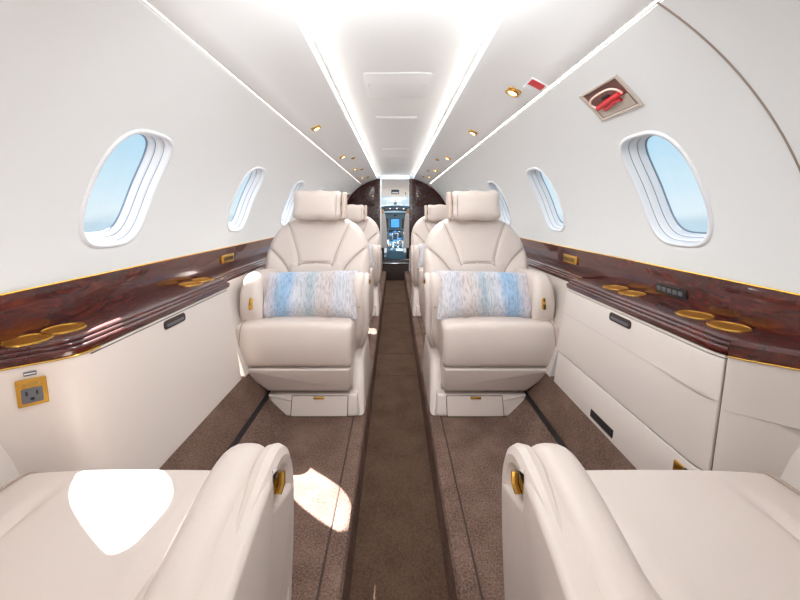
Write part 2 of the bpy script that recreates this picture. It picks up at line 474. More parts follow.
def counter(name, side, ya, yb, x0, beads, label, cups=(), gold=None):
    ys = sorted(set([ya, yb] + [y for y in [.62, .65, .68, .70, .715, .729, .742, .755, .767, .778, .79, .80, .812, .825, .84, .86] + [.9 + .2 * i for i in range(24)] if ya < y < yb]))
    rows = [[(side * x, y, z) for x, z in counter_section(x0(y), beads)] for y in ys]
    root = empty(name, (side * .80, (ya + yb) / 2, TOP)); tag(root, label, 'countertop')
    loc = Vector(root.location)
    def sub(v): return [tuple(Vector(p) - loc) for p in v]
    v, f = sweep(rows); MB().add(sub(v), f).build('wood_top', M['wood'], root, smooth=28)
    for cy, cx in cups:
        for prof, nm, mm in (([(.037, -.012), (.040, -.002), (.0405, .0015), (.042, .0028), (.0435, .0015), (.0438, -.0008)], 'cup_rim', M['gold']),
                             ([(.0005, .0014), (.02, .0013), (.036, .0010), (.0405, .0006)], 'cup_holder', M['goldcup'])):
            v, f = lathe(prof, (side * cx, cy, TOP)); MB().add(sub(v), f).build(nm, mm, root)
    if gold:
        pts = [(side * (x0(y) + .000), y, .6205) for y in ys if gold[0] <= y <= gold[1]]
        v, f = tube(pts, .0020, 6); MB().add(sub(v), f).build('gold_trim', M['gold'], root)
    return root
counter('wooden_countertop', -1, .60, 1.535, x0f, True, 'left burl wood countertop with gold cup holders above the plain cream cabinet',
        [(.792, .843), (.868, .832), (1.405, .832), (1.495, .832)], (.60, .87))
counter('wooden_countertop', 1, .80, 1.525, x0f, True, 'right burl wood countertop with four gold cup holders above the cream drawers',
        [(.885, .832), (.985, .832), (1.245, .832), (1.34, .832)])
counter('wooden_countertop', 1, .60, .799, x0f, False, 'short angled dark wood counter end at far right, nearest the camera', (), (.60, .799))
for side in (-1, 1):
    counter('wooden_side_ledge', side, 1.56, 5.55, lambda y: .800, True, 'narrow dark wood ledge running behind the %s seats toward the cockpit' % SN[side])

for side in (-1, 1):
    root = empty('wood_wainscot', (side * .885, 2.0, .71)); tag(root, 'tall glossy dark wood strip with gold top edge under the %s windows' % SN[side], 'wall panel')
    loc = Vector(root.location)
    for (ya, yb) in ((-1.19, .758), (.760, 5.57)):
        v, f = rbox(.010, yb - ya, .130, .003, (1, 8, 2), 2, c=(side * .8855, (ya + yb) / 2, .702))
        MB().add([tuple(Vector(p) - loc) for p in v], f).build('wood_panel', M['wood'], root)
    v, f = tube([(side * .8795, y, .7675) for y in (-1.19, 1, 3, 5.57)], .0024, 8)
    MB().add([tuple(Vector(p) - loc) for p in v], f).build('gold_trim', M['gold'], root)
    # air vent on the panel
    yv = 1.81 if side < 0 else 1.77
    v, f = slab(rrect(yv - .065, yv + .065, .690, .731, .004), .872, .8805, .002, lambda a, b, w: (side * w, a, b))
    rt = empty('air_vent', (side * .876, yv, .71)); tag(rt, 'small brass vent plate on the %s wood panel below the second window' % SN[side], 'vent')
    l2 = Vector(rt.location)
    MB().add([tuple(Vector(p) - l2) for p in v], f).build('vent_plate', M['gold'], rt)
    v, f = slab(rrect(yv - .052, yv + .052, .699, .722, .003), .8705, .8725, .0005, lambda a, b, w: (side * w, a, b))
    MB().add([tuple(Vector(p) - l2) for p in v], f).build('vent_opening', M['brass'], rt)
    for k in range(9):
        yy = yv - .044 + .011 * k
        v, f = box(side * .8695 if side > 0 else -.8712, side * .8712 if side > 0 else -.8695, yy - .0016, yy + .0016, .701, .720)
        MB().add([tuple(Vector(p) - l2) for p in v], f).build('vent_slot', M['gap'], rt, smooth=None)

def face_x(y, z): return x0f(y) + .004 - .14 * (.62 - z)
def face_map(side): return lambda a, b, w: (side * (face_x(a, b) - w), a, b)
def dense(P, step=.03):
    out = []
    for i in range(len(P)):
        a, b = P[i], P[(i + 1) % len(P)]; L = math.hypot(b[0] - a[0], b[1] - a[1]); n = max(1, int(L / step))
        out += [(lerp(a[0], b[0], k / n), lerp(a[1], b[1], k / n)) for k in range(n)]
    return out
def cab_body(side, ya, yb, m, parent, loc, inset=0.0, z0=.214, z1=.6185):
    ys = sorted(set([ya, yb] + [y for y in [.65, .68, .70, .715, .729, .742, .755, .767, .778, .79, .80, .812, .825, .84, .86, 1.0, 1.2, 1.4] if ya < y < yb]))
    rows = []
    for y in ys:
        zz = [z0, z0 + .006] + [lerp(z0 + .006, z1, k / 6) for k in range(1, 7)]
        fr = [(face_x(y, z) + inset + (.004 if k == 0 else 0), z) for k, z in enumerate(zz)]
        rows.append([(side * x, y, z) for x, z in fr + [(.871, z1), (.74, z0)]])
    v, f = sweep(rows)
    return MB().add([tuple(Vector(p) - loc) for p in v], f).build('body', m, parent, smooth=25)
def on_face(parent, loc, side, P, w0, w1, r, name, m, k=3):
    v, f = slab(P, w0, w1, r, face_map(side), k)
    return MB().add([tuple(Vector(p) - loc) for p in v], f).build(name, m, parent, smooth=40)

# left cabinet
root = empty('side_cabinet', (-.78, 1.05, .214)); tag(root, 'plain cream side cabinet under the left wood countertop, one small dark pull', 'cabinet'); L = Vector(root.location)
cab_body(-1, .60, 1.53, M['cream'], root, L)
on_face(root, L, -1, [(.835, .6105), (1.515, .6105), (1.515, .6135), (.835, .6135)], -.001, .0008, .0002, 'slot', M['gap'])
hd = on_face(root, L, -1, rrect(1.095, 1.205, .579, .606, .010), -.001, .0030, .001, 'handle', M['gap'])
on_face(hd, L - L, -1, rrect(1.105, 1.195, .585, .594, .004), .003, .0045, .0006, 'grip', M['grey']).location = -L
# right cabinet with drawers
root = empty('drawer_cabinet', (.78, 1.16, .214)); tag(root, 'cream cabinet with upper drawer and low drawer under the right wood countertop', 'cabinet'); L = Vector(root.location)
cab_body(1, .8015, 1.522, M['gap'], root, L, inset=.006)  # body coloured dark to give the drawer gaps their shade
on_face(root, L, 1, dense([(.8035, .614), (1.52, .614), (1.52, .6195), (.8035, .6195)]), -.004, .002, .001, 'top_rail', M['cream'])
up = on_face(root, L, 1, dense([(.8035, .3485), (1.52, .3485), (1.52, .6115), (.8035, .6115)]), -.004, .004, .002, 'drawer', M['cream'])
cr = on_face(root, L, 1, dense([(.8035, .5145), (1.518, .5145), (1.518, .5165), (.8035, .5165)]), .002, .0046, .0005, 'crease', M['crease'])
hd = on_face(up, Vector((0, 0, 0)), 1, rrect(1.10, 1.21, .579, .606, .010), .003, .0062, .001, 'handle', M['gap']); hd.location = (0, 0, 0)
hd.data.transform(Matrix.Translation(-L))
g = on_face(hd, L, 1, rrect(1.11, 1.20, .585, .594, .004), .006, .0075, .0006, 'grip', M['grey'])
lo_ = on_face(root, L, 1, dense([(.8035, .215), (1.52, .215), (1.52, .3445), (.8035, .3445)]), -.004, .004, .002, 'drawer', M['cream'])
on_face(lo_, L, 1, rrect(1.115, 1.24, .228, .254, .003), .003, .0052, .0006, 'handle', M['black'])
on_face(lo_, L, 1, rrect(.855, .882, .300, .328, .003), .003, .0075, .001, 'latch', M['gold'])
on_face(lo_, L, 1, rrect(.838, .853, .302, .328, .003), .003, .0065, .001, 'latch_plate', M['black'])
# right near end cabinet
root = empty('corner_cabinet', (.80, .70, .214)); tag(root, 'angled cream cabinet end at far right beside the near seat', 'cabinet'); L = Vector(root.location)
cab_body(1, .60, .8005, M['cream'], root, L)
ys_ = [.60 + .197 * i / 24 for i in range(25)]
on_face(root, L, 1, [(y, .4985) for y in ys_] + [(y, .5005) for y in reversed(ys_)], -.002, .0014, .0004, 'crease', M['crease'])

# power outlet on the angled left cabinet face
def frame_at(side, y, z):
    p = Vector((side * face_x(y, z), y, z)); e = .012
    tx = (Vector((side * face_x(y + e, z), y + e, z)) - Vector((side * face_x(y - e, z), y - e, z))).normalized()
    tz = (Vector((side * face_x(y, z + e), y, z + e)) - Vector((side * face_x(y, z - e), y, z - e))).normalized()
    n = tx.cross(tz).normalized()
    if n.x * side > 0: n = -n
    return p, tx, tz, n
p, tx, tz, n = frame_at(-1, .756, .563)
root = empty('power_outlet', p); tag(root, 'gold plated power outlet on the cream cabinet at far left', 'outlet')
def ol(P, w0, w1, r, name, m, par=root):
    v, f = slab(P, w0, w1, r, lambda a, b, w: tuple(tx * a + tz * b + n * w)); return MB().add(v, f).build(name, m, par)
ol(rrect(-.024, .024, -.029, .029, .002), .001, .005, .0012, 'plate', M['gold'])
so = ol(rrect(-.0165, .0165, -.022, .009, .003), .004, .0075, .001, 'socket', M['grey'])
for a in (-.008, .008): ol(rrect(a - .0018, a + .0018, -.006, .003, .0006), .0065, .0079, .0002, 'slot_hole', M['black'], so)
ol(rrect(-.0035, .0035, -.017, -.010, .0032), .0065, .0079, .0002, 'ground_hole', M['black'], so)
ol(rrect(-.014, .014, .014, .020, .0028), .0045, .0058, .0005, 'plate_slot', M['brass'])
q = empty('label_plate', p + tz * .039); tag(q, 'tiny dark label plate just above the gold power outlet', 'label')
v, f = slab(rrect(-.010, .010, -.0045, .0045, .001), .001, .003, .0005, lambda a, b, w: tuple(tx * a + tz * b + n * w)); MB().add(v, f).build('plate', M['grey'], q)
v, f = slab(rrect(-.009, .009, -.0012, .0012, .0005), .0025, .0034, .0002, lambda a, b, w: tuple(tx * a + tz * b + n * w)); MB().add(v, f).build('white_strip', M['white'], q)

# switch panel on the right wood panel
root = empty('switch_panel', (.8785, 1.13, .695)); tag(root, 'small black switch strip on the right wood panel behind the cup holders', 'switch')
v, f = slab(rrect(-.062, .062, -.015, .015, .003), .0, .005, .001, lambda a, b, w: (.002 - w, a, b)); MB().add(v, f).build('plate', M['black'], root)
for k in range(5):
    v, f = slab(rrect(-.05 + .022 * k, -.034 + .022 * k, -.007, .007, .002), .004, .0065, .001, lambda a, b, w: (.002 - w, a, b)); MB().add(v, f).build('button', M['grey'], root)

# ------------------------------------------------------------------ seats
def seat_build(name, inb, label, cat='seat'):
    """origin on the deck under the seat front; local -y is forward, inb = sign of x towards the aisle"""
    root = empty(name); tag(root, label, cat, 'cream leather cabin seats')
    X = lambda u, f, z: (u * inb, -f, z)          # u towards aisle, f forward
    def part(vf, nm, m, par=root, smooth=35): return MB().add(*vf).build(nm, m, par, smooth, xf=X)
    # base shroud with hatch
    P = [(-.115, 0), (.245, 0), (.262, .012), (.25, .092), (-.165, .092), (-.175, .085)]
    bsl = lambda a, b, w: (a, w + (.028 * (1 - b / .092) if w > -.2 else 0), b)
    base = part(slab(P, -.50, -.05, .012, bsl), 'base', M['shell'])
    Pw = [(-.52, .0), (-.035, .0), (-.06, .06), (-.16, .21), (-.20, .225), (-.50, .225)]
    part(slab(Pw, .205, .268, .02, lambda a, b, w: (w - .06 * (.225 - b) * 0 + .02 * (1 - b / .225), a, b)), 'base_side_cover', M['shell'], base)
    h = part(slab(rrect(-.055, .205, .004, .084, .004), -.054, -.046, .002, bsl), 'base_hatch', M['shell'], base)
    part(slab(rrect(.045, .095, .074, .083, .003), -.047, -.041, .001, bsl), 'latch', M['gold'], h)
    part(slab(rrect(-.058, .208, .002, .086, .004), -.0515, -.0485, .001, bsl), 'hatch_gap', M['gap'], base)
    # seat pan
    P = [(-.165, .112), (.205, .112), (.222, .125), (.222, .232), (-.275, .232), (-.285, .225)]
    part(slab(P, -.50, -.035, .010, lambda a, b, w: (a, w + (.10 * 0 + .04 * (b - .112) / .12), b)), 'seat_pan', M['shell'])
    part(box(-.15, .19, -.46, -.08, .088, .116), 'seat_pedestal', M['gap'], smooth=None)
    # cushion
    def cf(x, y, z):
        u = (x + .0385) / .2665; t = (z - .24) / .20
        if z > .33:
            k = (z - .33) / .11
            z += k * (.014 * (1 - u * u) * min(1, max(0, (-y) / .18)) - .010 * abs(u) ** 3)
            for s in (-.52, .52):
                d = (u - s * (1 + .12 * (y + .2))) * .2665
                z -= k * .012 * math.exp(-(d / .012) ** 2) * min(1, max(0, (-y - .03) / .12))
        y += .018 * math.sin(PI * min(1, max(0, t))) * (1 - .3 * u * u) if y > -.06 else 0
        return x, y, z
    cu = part(rbox(.540, .50, .205, .024, (44, 18, 8), 5, cf, (-.0420, -.25, .3375)), 'seat_cushion', M['leather'])
    part(tube(smooth_path([(-.282, -.42, .4385), (-.281, -.20, .4395), (-.279, -.055, .4385), (-.278, -.012, .432), (-.278, .006, .410), (-.280, .014, .36), (-.283, .008, .28)], 5), .0026, 6), 'piping', M['leather_dark'], cu)
    # front lower piping of the cushion
    part(tube([(u, .006 - .012 * abs(u + .0385) / .27, .256) for u in [-.285 + .49 * i / 12 for i in range(13)]], .0025, 6), 'piping', M['leather_dark'], cu)
    # backrest
    F0, Z0, F1, Z1 = -.355, .38, -.53, .925
    uc = -.030
    def half(z):
        t = (z - .60) / .335
        if t <= 0: return .310 - .03 * ((.60 - z) / .22) ** 2
        return .310 * max(0.0, 1 - t ** 3) ** (1 / 2.2)
    def seams(u, z):
        """distance-like value to the stitched seams"""
        a = abs(u); d = 9
        # centre panel side seam
        if z > .652:
            t = (z - .652) / .25; xs = .098 + .095 * t ** 1.25; d = min(d, abs(a - xs) * .9)
        if a < .10: d = min(d, abs(z - (.655 - .012 * (a / .1) ** 4)))
        # bolster seam
        if z < .74 and a > .125:
            t = min(1, max(0, (a - .13) / .16)); zs = .50 + .235 * t ** .45; d = min(d, abs(z - zs) * .6)
        return d
    def relief(u, z):
        d = seams(u, z); g = .011 * math.exp(-(d / .0075) ** 2)
        a = abs(u); bul = .018 * (1 - (a / .31) ** 2)
        if z < .74 and a > .12:
            t = min(1, max(0, (a - .13) / .16)); zs = .50 + .235 * t ** .45
            if z < zs: bul += .022 * min(1, (zs - z) / .06)
        if z < .655 and a < .14: bul += .008
        return bul - g
    NU, NV = 72, 84
    rows = []
    zs_ = [Z0 + (Z1 + .0098 - Z0) * (1 - (1 - j / NV) ** 1.15) for j in range(NV + 1)]
    front = []; backr = []
    for z in zs_:
        zc = min(z, .9345); hw = max(half(zc), .02); fr = []; bk = []
        for i in range(NU + 1):
            q = -1 + 2 * i / NU; u = hw * math.sin(q * PI / 2) if False else hw * q
            edge = min(1.0, (1 - abs(q)) * hw / .045); edge = math.sqrt(max(0, 1 - (1 - edge) ** 2))
            te = min(1.0, max(0, (.9348 - zc)) / .04); te = math.sqrt(max(0, 1 - (1 - te) ** 2)); e = edge * te
            fb = F0 + (F1 - F0) * (z - Z0) / (Z1 - Z0)
            fr.append((uc + u, fb - .055 + e * (.055 + relief(u, z)), z))
            bk.append((uc + u, fb - .055 - e * .075, z))
        front.append(fr); backr.append(bk)
    mb = MB(); mb.add(*grid(front)); mb.add(*grid(backr))
    n = NU + 1
    for L_ in (0,):
        v = front[0] + backr[0]; mb.add(v, [(i, i + 1, n + i + 1, n + i) for i in range(NU)])
    bk_o = mb.build('backrest', M['leather'], root, 50, xf=X)
    def surf(u, z, lift=.001):
        fb = F0 + (F1 - F0) * (z - Z0) / (Z1 - Z0); return (uc + u, fb + relief(u, z) + lift, z)
    for s in (-1, 1):
        pts = [surf(s * (.098 + .095 * t ** 1.25), .652 + .25 * t) for t in [i / 24 * .93 for i in range(25)]]
        part(tube(pts, .0028, 6), 'seam', M['leather_dark'], bk_o)
        pts = []
        for i in range(25):
            t = i / 24; pts.append(surf(s * (.13 + .145 * t), .50 + .235 * t ** .45))
        part(tube(pts, .0028, 6), 'seam', M['leather_dark'], bk_o)
    part(tube([surf(a, .655 - .012 * (abs(a) / .1) ** 4) for a in [-.1 + .2 * i / 20 for i in range(21)]], .0026, 6), 'seam', M['leather_dark'], bk_o)
    # outer side shell of the backrest towards the aisle
    # headrest
    def hf(x, y, z):
        u = (x - uc) / .142; w = (z - .99) / .085
        y += .016 * (1 - u * u) * (1 - w * w) if y > -.47 else 0
        x += .006 * (1 - u * u) * 0 - .010 * (1 - abs(w)) * math.copysign(1, u) * (abs(u) > .8)
        z += .006 * math.sin(u * 7 + 1) * (abs(w) > .75) * .6
        return x, y - .12 * (z - .99), z
    hr = part(rbox(.290, .105, .175, .040, (14, 4, 8), 5, hf, (uc, -.475, .988)), 'headrest', M['leather'])
    part(slab(rrect(.905, 1.07, -.54, -.46, .02), uc + .142, uc + .166, .008, lambda a, b, w: (w, b - .12 * (a - .99), a)), 'headrest_strap', M['strap'], hr)
    part(tube([(uc + .118 * math.copysign(1, 1), -.418 - .12 * (z - .99), z) for z in [.925 + .126 * i / 6 for i in range(7)]], .0018, 5), 'headrest_seam', M['leather_dark'], hr)
    # aisle armrest
    top = .632
    Po = smooth_path([(-.60, .42), (-.58, .24), (-.40, .185), (-.27, .21), (-.195, .30), (-.168, .42), (-.160, .52), (-.170, .578), (-.200, .616), (-.25, .630), (-.36, .606), (-.48, .560), (-.57, .505)], 6, True)
    Po = [(p[0], p[1]) for p in Po]
    taper = lambda a, b, w: (w - .055 * max(0, (.36 - b) / .17) ** 1.5, a, b)
    arm = part(slab(Po, .206, .270, .028, taper, 6), 'armrest', M['leather'])
    # aisle-side panel, set in behind the padded front edge
    Pc = ccw(Po)
    pan = [(lerp(a, min(a, -.258), min(1, max(0, (b - .545) / .03))), b) for a, b in inset_loop(Pc, .009)]
    part(slab(pan, .240, .295, .010, taper, 5), 'arm_panel', M['leather'], arm)
    part(slab(inset_loop(Pc, .018), .240, .276, .006, taper, 3), 'arm_pocket', M['leather_shadow'], arm)
    edge = inset_loop(Pc, .0162)
    i0 = min(range(len(edge)), key=lambda i: abs(edge[i][0] + .25) + abs(edge[i][1] - .23))
    i1 = min(range(len(edge)), key=lambda i: abs(edge[i][0] + .40) + abs(edge[i][1] - .585))
    seq = []; i = i0
    while i != i1: seq.append(edge[i]); i = (i + 1) % len(edge)
    rr = [max(.003, .0165 * min(1, (a + .385) / .125 if b > .5 else 1, .4 + k / 4)) for k, (a, b) in enumerate(seq)]
    part(tube([taper(a, b, .2775) for a, b in seq], rr, 10), 'arm_edge', M['leather'], arm)
    lv = part(slab(rrect(-.240, -.224, .580, .590, .003), .270, .294, .004, lambda a, b, w: (w, a, b + .25 * (a + .21))), 'recline_lever', M['gold'], arm)
    part(tube([(.292, -.240, .576), (.295, -.235, .586), (.293, -.230, .597)], .0052, 8), 'lever_tip', M['gold'], lv)
    part(lathe([(.0005, .003), (.004, .0025), (.0055, 0), (.0055, -.004)], (.246, -.164, .47), (0, 1, 0), 12), 'button', M['brass'], arm)
    # outboard armrest
    Pq = smooth_path([(-.56, .42), (-.10, .42), (-.058, .44), (-.046, .50), (-.060, .575), (-.10, .632), (-.17, .648), (-.40, .63), (-.56, .60)], 5, True)
    Pq = [(p[0], p[1]) for p in Pq]
    ar2 = part(slab(Pq, -.316, -.200, .034, lambda a, b, w: (w - (.030 * (b - .45) / .2 if w > -.25 else 0), a, b), 6), 'armrest', M['leather'])
    part(slab(rrect(-.262, -.242, .490, .545, .008), -.060, -.042, .003, lambda a, b, w: (a, w - .17 * (b - .50), b)), 'button_plate', M['gold'], ar2)
    part(lathe([(.0005, .004), (.005, .003), (.007, 0), (.007, -.003)], (-.252, -.044, .520), (0, 1, 0), 12), 'button', M['brass'], ar2)
    part(tube([(p[0] - .0, p[1], p[2]) for p in [( -.219 - .030 * (b - .45) / .2, a, b) for a, b in inset_loop(ccw(Pq), .012)]], .0022, 5, True), 'piping', M['leather_dark'], ar2)
    return root

SC = .438
FAR = 1.60
seatL = seat_build('cabin_seat', 1, 'cream leather cabin seat left of the aisle, front fully seen, striped pillow on it')
seatL.location = (-SC, FAR, 0)
seatR = seat_build('cabin_seat', -1, 'cream leather cabin seat right of the aisle, front fully seen, striped pillow on it')
seatR.location = (SC, FAR, 0)
def seat_copy(src, loc, rz, label):
    o = copy_tree(src); o.location = loc; o.rotation_euler = (0, 0, rz); o['label'] = label; return o
NEAR = .706
nrl = seat_copy(seatR, (-SC - .022, NEAR, 0), PI, 'nearest cream seat at bottom left, seen from behind its cushion and aisle armrest')
nrr = seat_copy(seatL, (SC + .006, NEAR, 0), PI, 'nearest cream seat at bottom right, seen from behind its cushion and aisle armrest')
s2l = seat_copy(seatL, (-SC, FAR + 1.55, 0), 0, 'cream cabin seat half hidden behind the left striped pillow seat')
s2r = seat_copy(seatR, (SC, FAR + 1.55, 0), 0, 'cream cabin seat half hidden behind the right striped pillow seat')

for q, dy in ((nrl, .20), (nrr, .12)):          # outer armrests of the near seats are slid back
    a_ = [k for k in kids(q) if k.name.startswith('armrest')]
    max(a_, key=lambda k: len(k.children) == 3 and 1 or 0).location.y += dy
    for k in kids(q):                           # and they sit reclined, backrest farther back
        if k.name.startswith(('backrest', 'headrest')): k.location.y += .20
for q in (s2l, s2r):
    for k in kids(q):
        if k.name.startswith('headrest'): k.location.z -= .05

def pillow_build(label):
    w, h, t = .505, .262, .075
    mb = MB(); N1, N2 = 40, 24
    for s in (1, -1):
        rows = []
        for j in range(N2 + 1):
            row = []
            for i in range(N1 + 1):
                a, b = -1 + 2 * i / N1, -1 + 2 * j / N2
                pin_x = 1 - .045 * (1 - abs(b) ** 2) * 0 - .055 * (1 - b * b); pin_z = 1 - .06 * (1 - a * a) * .6
                hgt = ((1 - a ** 4) * (1 - b ** 4)) ** .55
                wr = .004 * math.sin(9 * a + 3 * b) * hgt
                row.append((a * w / 2 * pin_x, s * (t * hgt + wr), b * h / 2 * (1 - .075 * (1 - abs(a) ** 3))))
            rows.append(row)
        mb.add(*grid(rows))
    o = mb.build('throw_pillow', M['pillow'], None, 60)
    rim = []
    for i in range(N1): a = -1 + 2 * i / N1; rim.append((a, -1))
    for j in range(N2): rim.append((1, -1 + 2 * j / N2))
    for i in range(N1): rim.append((1 - 2 * i / N1, 1))
    for j in range(N2): rim.append((-1, 1 - 2 * j / N2))
    pts = [(a * w / 2 * (1 - .055 * (1 - b * b)), 0, b * h / 2 * (1 - .075 * (1 - abs(a) ** 3))) for a, b in rim]
    MB().add(*tube(pts, .004, 6, True)).build('piping', M['pillow'], o)
    tag(o, label, 'pillow', 'striped throw pillows'); return o
def put_pillow(o, x, y, z, rx, rz, flip=False, ry=0):
    o.location = (x, y, z); o.rotation_euler = (math.radians(rx), math.radians(ry), math.radians(rz))
pl = pillow_build('blue and beige striped lumbar pillow on the large seat left of the aisle')
put_pillow(pl, -.452, FAR + .175, .530, -37, 0, ry=-1.5)
pr = copy_tree(pl); pr['label'] = 'blue and beige striped lumbar pillow on the large seat right of the aisle'
put_pillow(pr, .452, FAR + .175, .530, 37, 180, ry=-1.5)
p3 = copy_tree(pl); p3['label'] = 'striped pillow mostly hidden on the seat farther forward at left'; put_pillow(p3, -.455, FAR + 1.75, .530, -37, 0)
p4 = copy_tree(pr); p4['label'] = 'striped pillow mostly hidden on the seat farther forward at right'; put_pillow(p4, .455, FAR + 1.75, .530, 37, 180)

# ------------------------------------------------------------------ overhead fittings
VN = {}
def val_frame(side, x):
    pts = [(.515, 1.388), (.47, 1.412), (.43, 1.432), (.36, 1.458), (.30, 1.477)]
    for (xa, za), (xb, zb) in zip(pts, pts[1:]):
        if xb <= x <= xa:
            t = (x - xa) / (xb - xa); z = lerp(za, zb, t)
            d = Vector((side * (xb - xa), 0, zb - za)).normalized(); n = Vector((0, 1, 0)).cross(d)
            if n.z > 0: n = -n
            return Vector((side * x, 0, z)), d, n
ordn = ['nearest', 'second nearest', 'third nearest', 'fourth nearest', 'fifth nearest']
def reading_light():
    root = empty('reading_light')
    # built flat: local z = outwards (down into the cabin), y along the cabin
    MB().add(*slab(rrect(-.026, .026, -.034, .034, .012), -.003, .0045, .002, lambda a, b, w: (a, b, w))).build('bezel', M['brass'], root)
    MB().add(*lathe([(.021, .003), (.0225, .0075), (.019, .010), (.0165, .0085), (.016, .005)], (0, 0, 0))).build('ring', M['gold'], root)
    MB().add(*lathe([(.0005, .0085), (.008, .008), (.0165, .006)], (0, 0, 0))).build('lens', M['lamp'], root)
    return root
rl0 = reading_light(); used = False
for side, lst in ((-1, [1.96, 2.97, 3.85, 4.75]), (1, [1.37, 2.07, 3.05, 3.95, 4.65])):
    for i, y in enumerate(lst):
        o = rl0 if not used else copy_tree(rl0); used = True
        p, d, n = val_frame(side, .452)
        z = n; yv = Vector((0, 1, 0)); xv = yv.cross(z)
        o.matrix_world = Matrix(((xv.x, yv.x, z.x, p.x), (xv.y, yv.y, z.y, y), (xv.z, yv.z, z.z, p.z), (0, 0, 0, 1)))
        tag(o, 'small brass reading light in the %s overhead panel, %s to the camera' % (SN[side], ordn[i]), 'light', 'overhead reading lights')
# small gasper nozzles beside the further lights
gs = None
for side, lst in ((-1, [3.2, 4.05, 4.95]), (1, [3.3, 4.2, 4.9])):
    for i, y in enumerate(lst):
        if gs is None:
            gs = MB().add(*lathe([(.022, -.003), (.022, .003), (.017, .007), (.012, .012), (.0005, .012)], (0, 0, 0))).build('air_nozzle', M['brass']); o = gs
        else: o = gs.copy(); C.objects.link(o)
        p, d, n = val_frame(side, .39); z = n; yv = Vector((0, 1, 0)); xv = yv.cross(z)
        o.matrix_world = Matrix(((xv.x, yv.x, z.x, p.x), (xv.y, yv.y, z.y, y), (xv.z, yv.z, z.z, p.z), (0, 0, 0, 1)))
        tag(o, 'tiny round brass air nozzle in the %s overhead panel, %s to the camera' % (SN[side], ordn[i]), 'air nozzle', 'overhead air nozzles')

# red placard on right valance
p, d, n = val_frame(1, .49)
root = empty('safety_placard', (p.x, 1.255, p.z)); tag(root, 'small red and white placard on the right overhead panel at the top', 'sign')
def pm(a, b, w): return tuple(d * a + Vector((0, b, 0)) + n * w)
MB().add(*slab(rrect(-.030, .030, -.045, .045, .004), -.001, .002, .0006, pm)).build('plate', M['white'], root)
MB().add(*slab(rrect(-.026, .026, -.040, .005, .003), .001, .0028, .0004, pm)).build('red_band', M['red'], root)

# emergency release handle box on the right wall
def wall_px(px, py, side=1, cx=-.013, cz=.95):
    dx, dz = (px - 394.5) / 350, (212 - py) / 350
    lo_, hi_ = .2, 12
    for _ in range(60):
        m = (lo_ + hi_) / 2; x, z = cx + dx * m, cz + dz * m
        if (x / A_) ** 2 + ((z - ZC) / B_) ** 2 < 1: lo_ = m
        else: hi_ = m
    return m, math.asin(max(-1, min(1, (cz + dz * m - ZC) / B_)))
q = [wall_px(*c) for c in ((579, 95), (617, 75), (644, 103), (603, 122))]
yc = sum(a for a, b in q) / 4; pc = sum(b for a, b in q) / 4
ex = ((q[1][0] + q[2][0] - q[0][0] - q[3][0]) / 4, (q[1][1] + q[2][1] - q[0][1] - q[3][1]) / 4)
ez = ((q[0][0] + q[1][0] - q[2][0] - q[3][0]) / 4, (q[0][1] + q[1][1] - q[2][1] - q[3][1]) / 4)
root = empty('emergency_handle_box', W(1, yc, pc)); tag(root, 'recessed box with red emergency pull handle on the right wall above the window', 'emergency handle')
L = Vector(root.location)
def em(a, b, w): return tuple(Vector(W(1, yc + ex[0] * a + ez[0] * b, pc + ex[1] * a + ez[1] * b, -w)) - L)
v = []; f = []
ring = [(1, .001), (.99, .005), (.90, .0055), (.86, .003), (.84, -.006)]
rows = [[em(a * s, b * s, w) for a, b in dense([(-1, -1), (1, -1), (1, 1), (-1, 1)], .25)] for s, w in ring]
MB().add(*grid(rows, closed=True)).build('frame', M['silver'], root, smooth=30)
rows = [[em(a, b, .0005) for a in [-.86 + 1.72 * i / 6 for i in range(7)]] for b in [-.86 + 1.72 * i / 6 for i in range(7)]]
pln = MB().add(*grid(rows)).build('back_plate', M['wine'], root)
rows = [[em(a, b, .0018) for a in [-.80 + 1.6 * i / 6 for i in range(7)]] for b in [-.82 + .72 * i / 4 for i in range(5)]]
MB().add(*grid(rows)).build('placard', M['silver'], root)
MB().add(*tube(smooth_path([em(-.62, -.22, .006), em(-.70, .25, .012), em(-.42, .55, .014), em(.35, .62, .014), em(.66, .42, .012), em(.70, .05, .006)], 6), .0030, 8)).build('handle_loop', M['pink'], root)
MB().add(*tube([em(-.62, -.16, .006), em(0, -.02, .008), em(.68, .10, .006)], .0085, 10)).build('handle_bar', M['red'], root)
MB().add(*tube(smooth_path([em(-.40, -.40, .005), em(-.05, -.30, .007), em(.30, -.18, .007), em(.48, -.24, .005)], 5), .0062, 10)).build('red_tab', M['red'], root)
MB().add(*slab(rrect(-.22, .12, .16, .30, .03), .001, .004, .001, em)).build('dark_slot', M['black'], root)

# ceiling slots and hatch
for y, hw, nm in ((2.22, .13, 'nearest'), (3.33, .13, 'second'), (3.80, .115, 'third'), (4.25, .11, 'farthest')):
    root = empty('ceiling_vent', (0, y, 1.5475)); tag(root, 'pale flush slot panel in the centre ceiling, %s of four' % nm, 'vent', 'ceiling slot panels')
    MB().add(*slab(rrect(-hw, hw, -.032, .032, .006), .0005, .005, .002, lambda a, b, w: (a, b, -w))).build('panel', M['ceil'], root)
    MB().add(*slab(rrect(-hw + .01, hw - .01, -.008, .008, .004), .004, .0062, .0006, lambda a, b, w: (a, b, -w))).build('slot', M['valance'], root)
root = empty('ceiling_hatch', (0, 1.66, 1.5475)); tag(root, 'large pale flush hatch in the centre ceiling near the camera', 'hatch')
MB().add(*slab(rrect(-.15, .15, -.16, .16, .012), .0005, .0025, .001, lambda a, b, w: (a, b, -w - .0)), ).build('panel', M['ceil'], root)
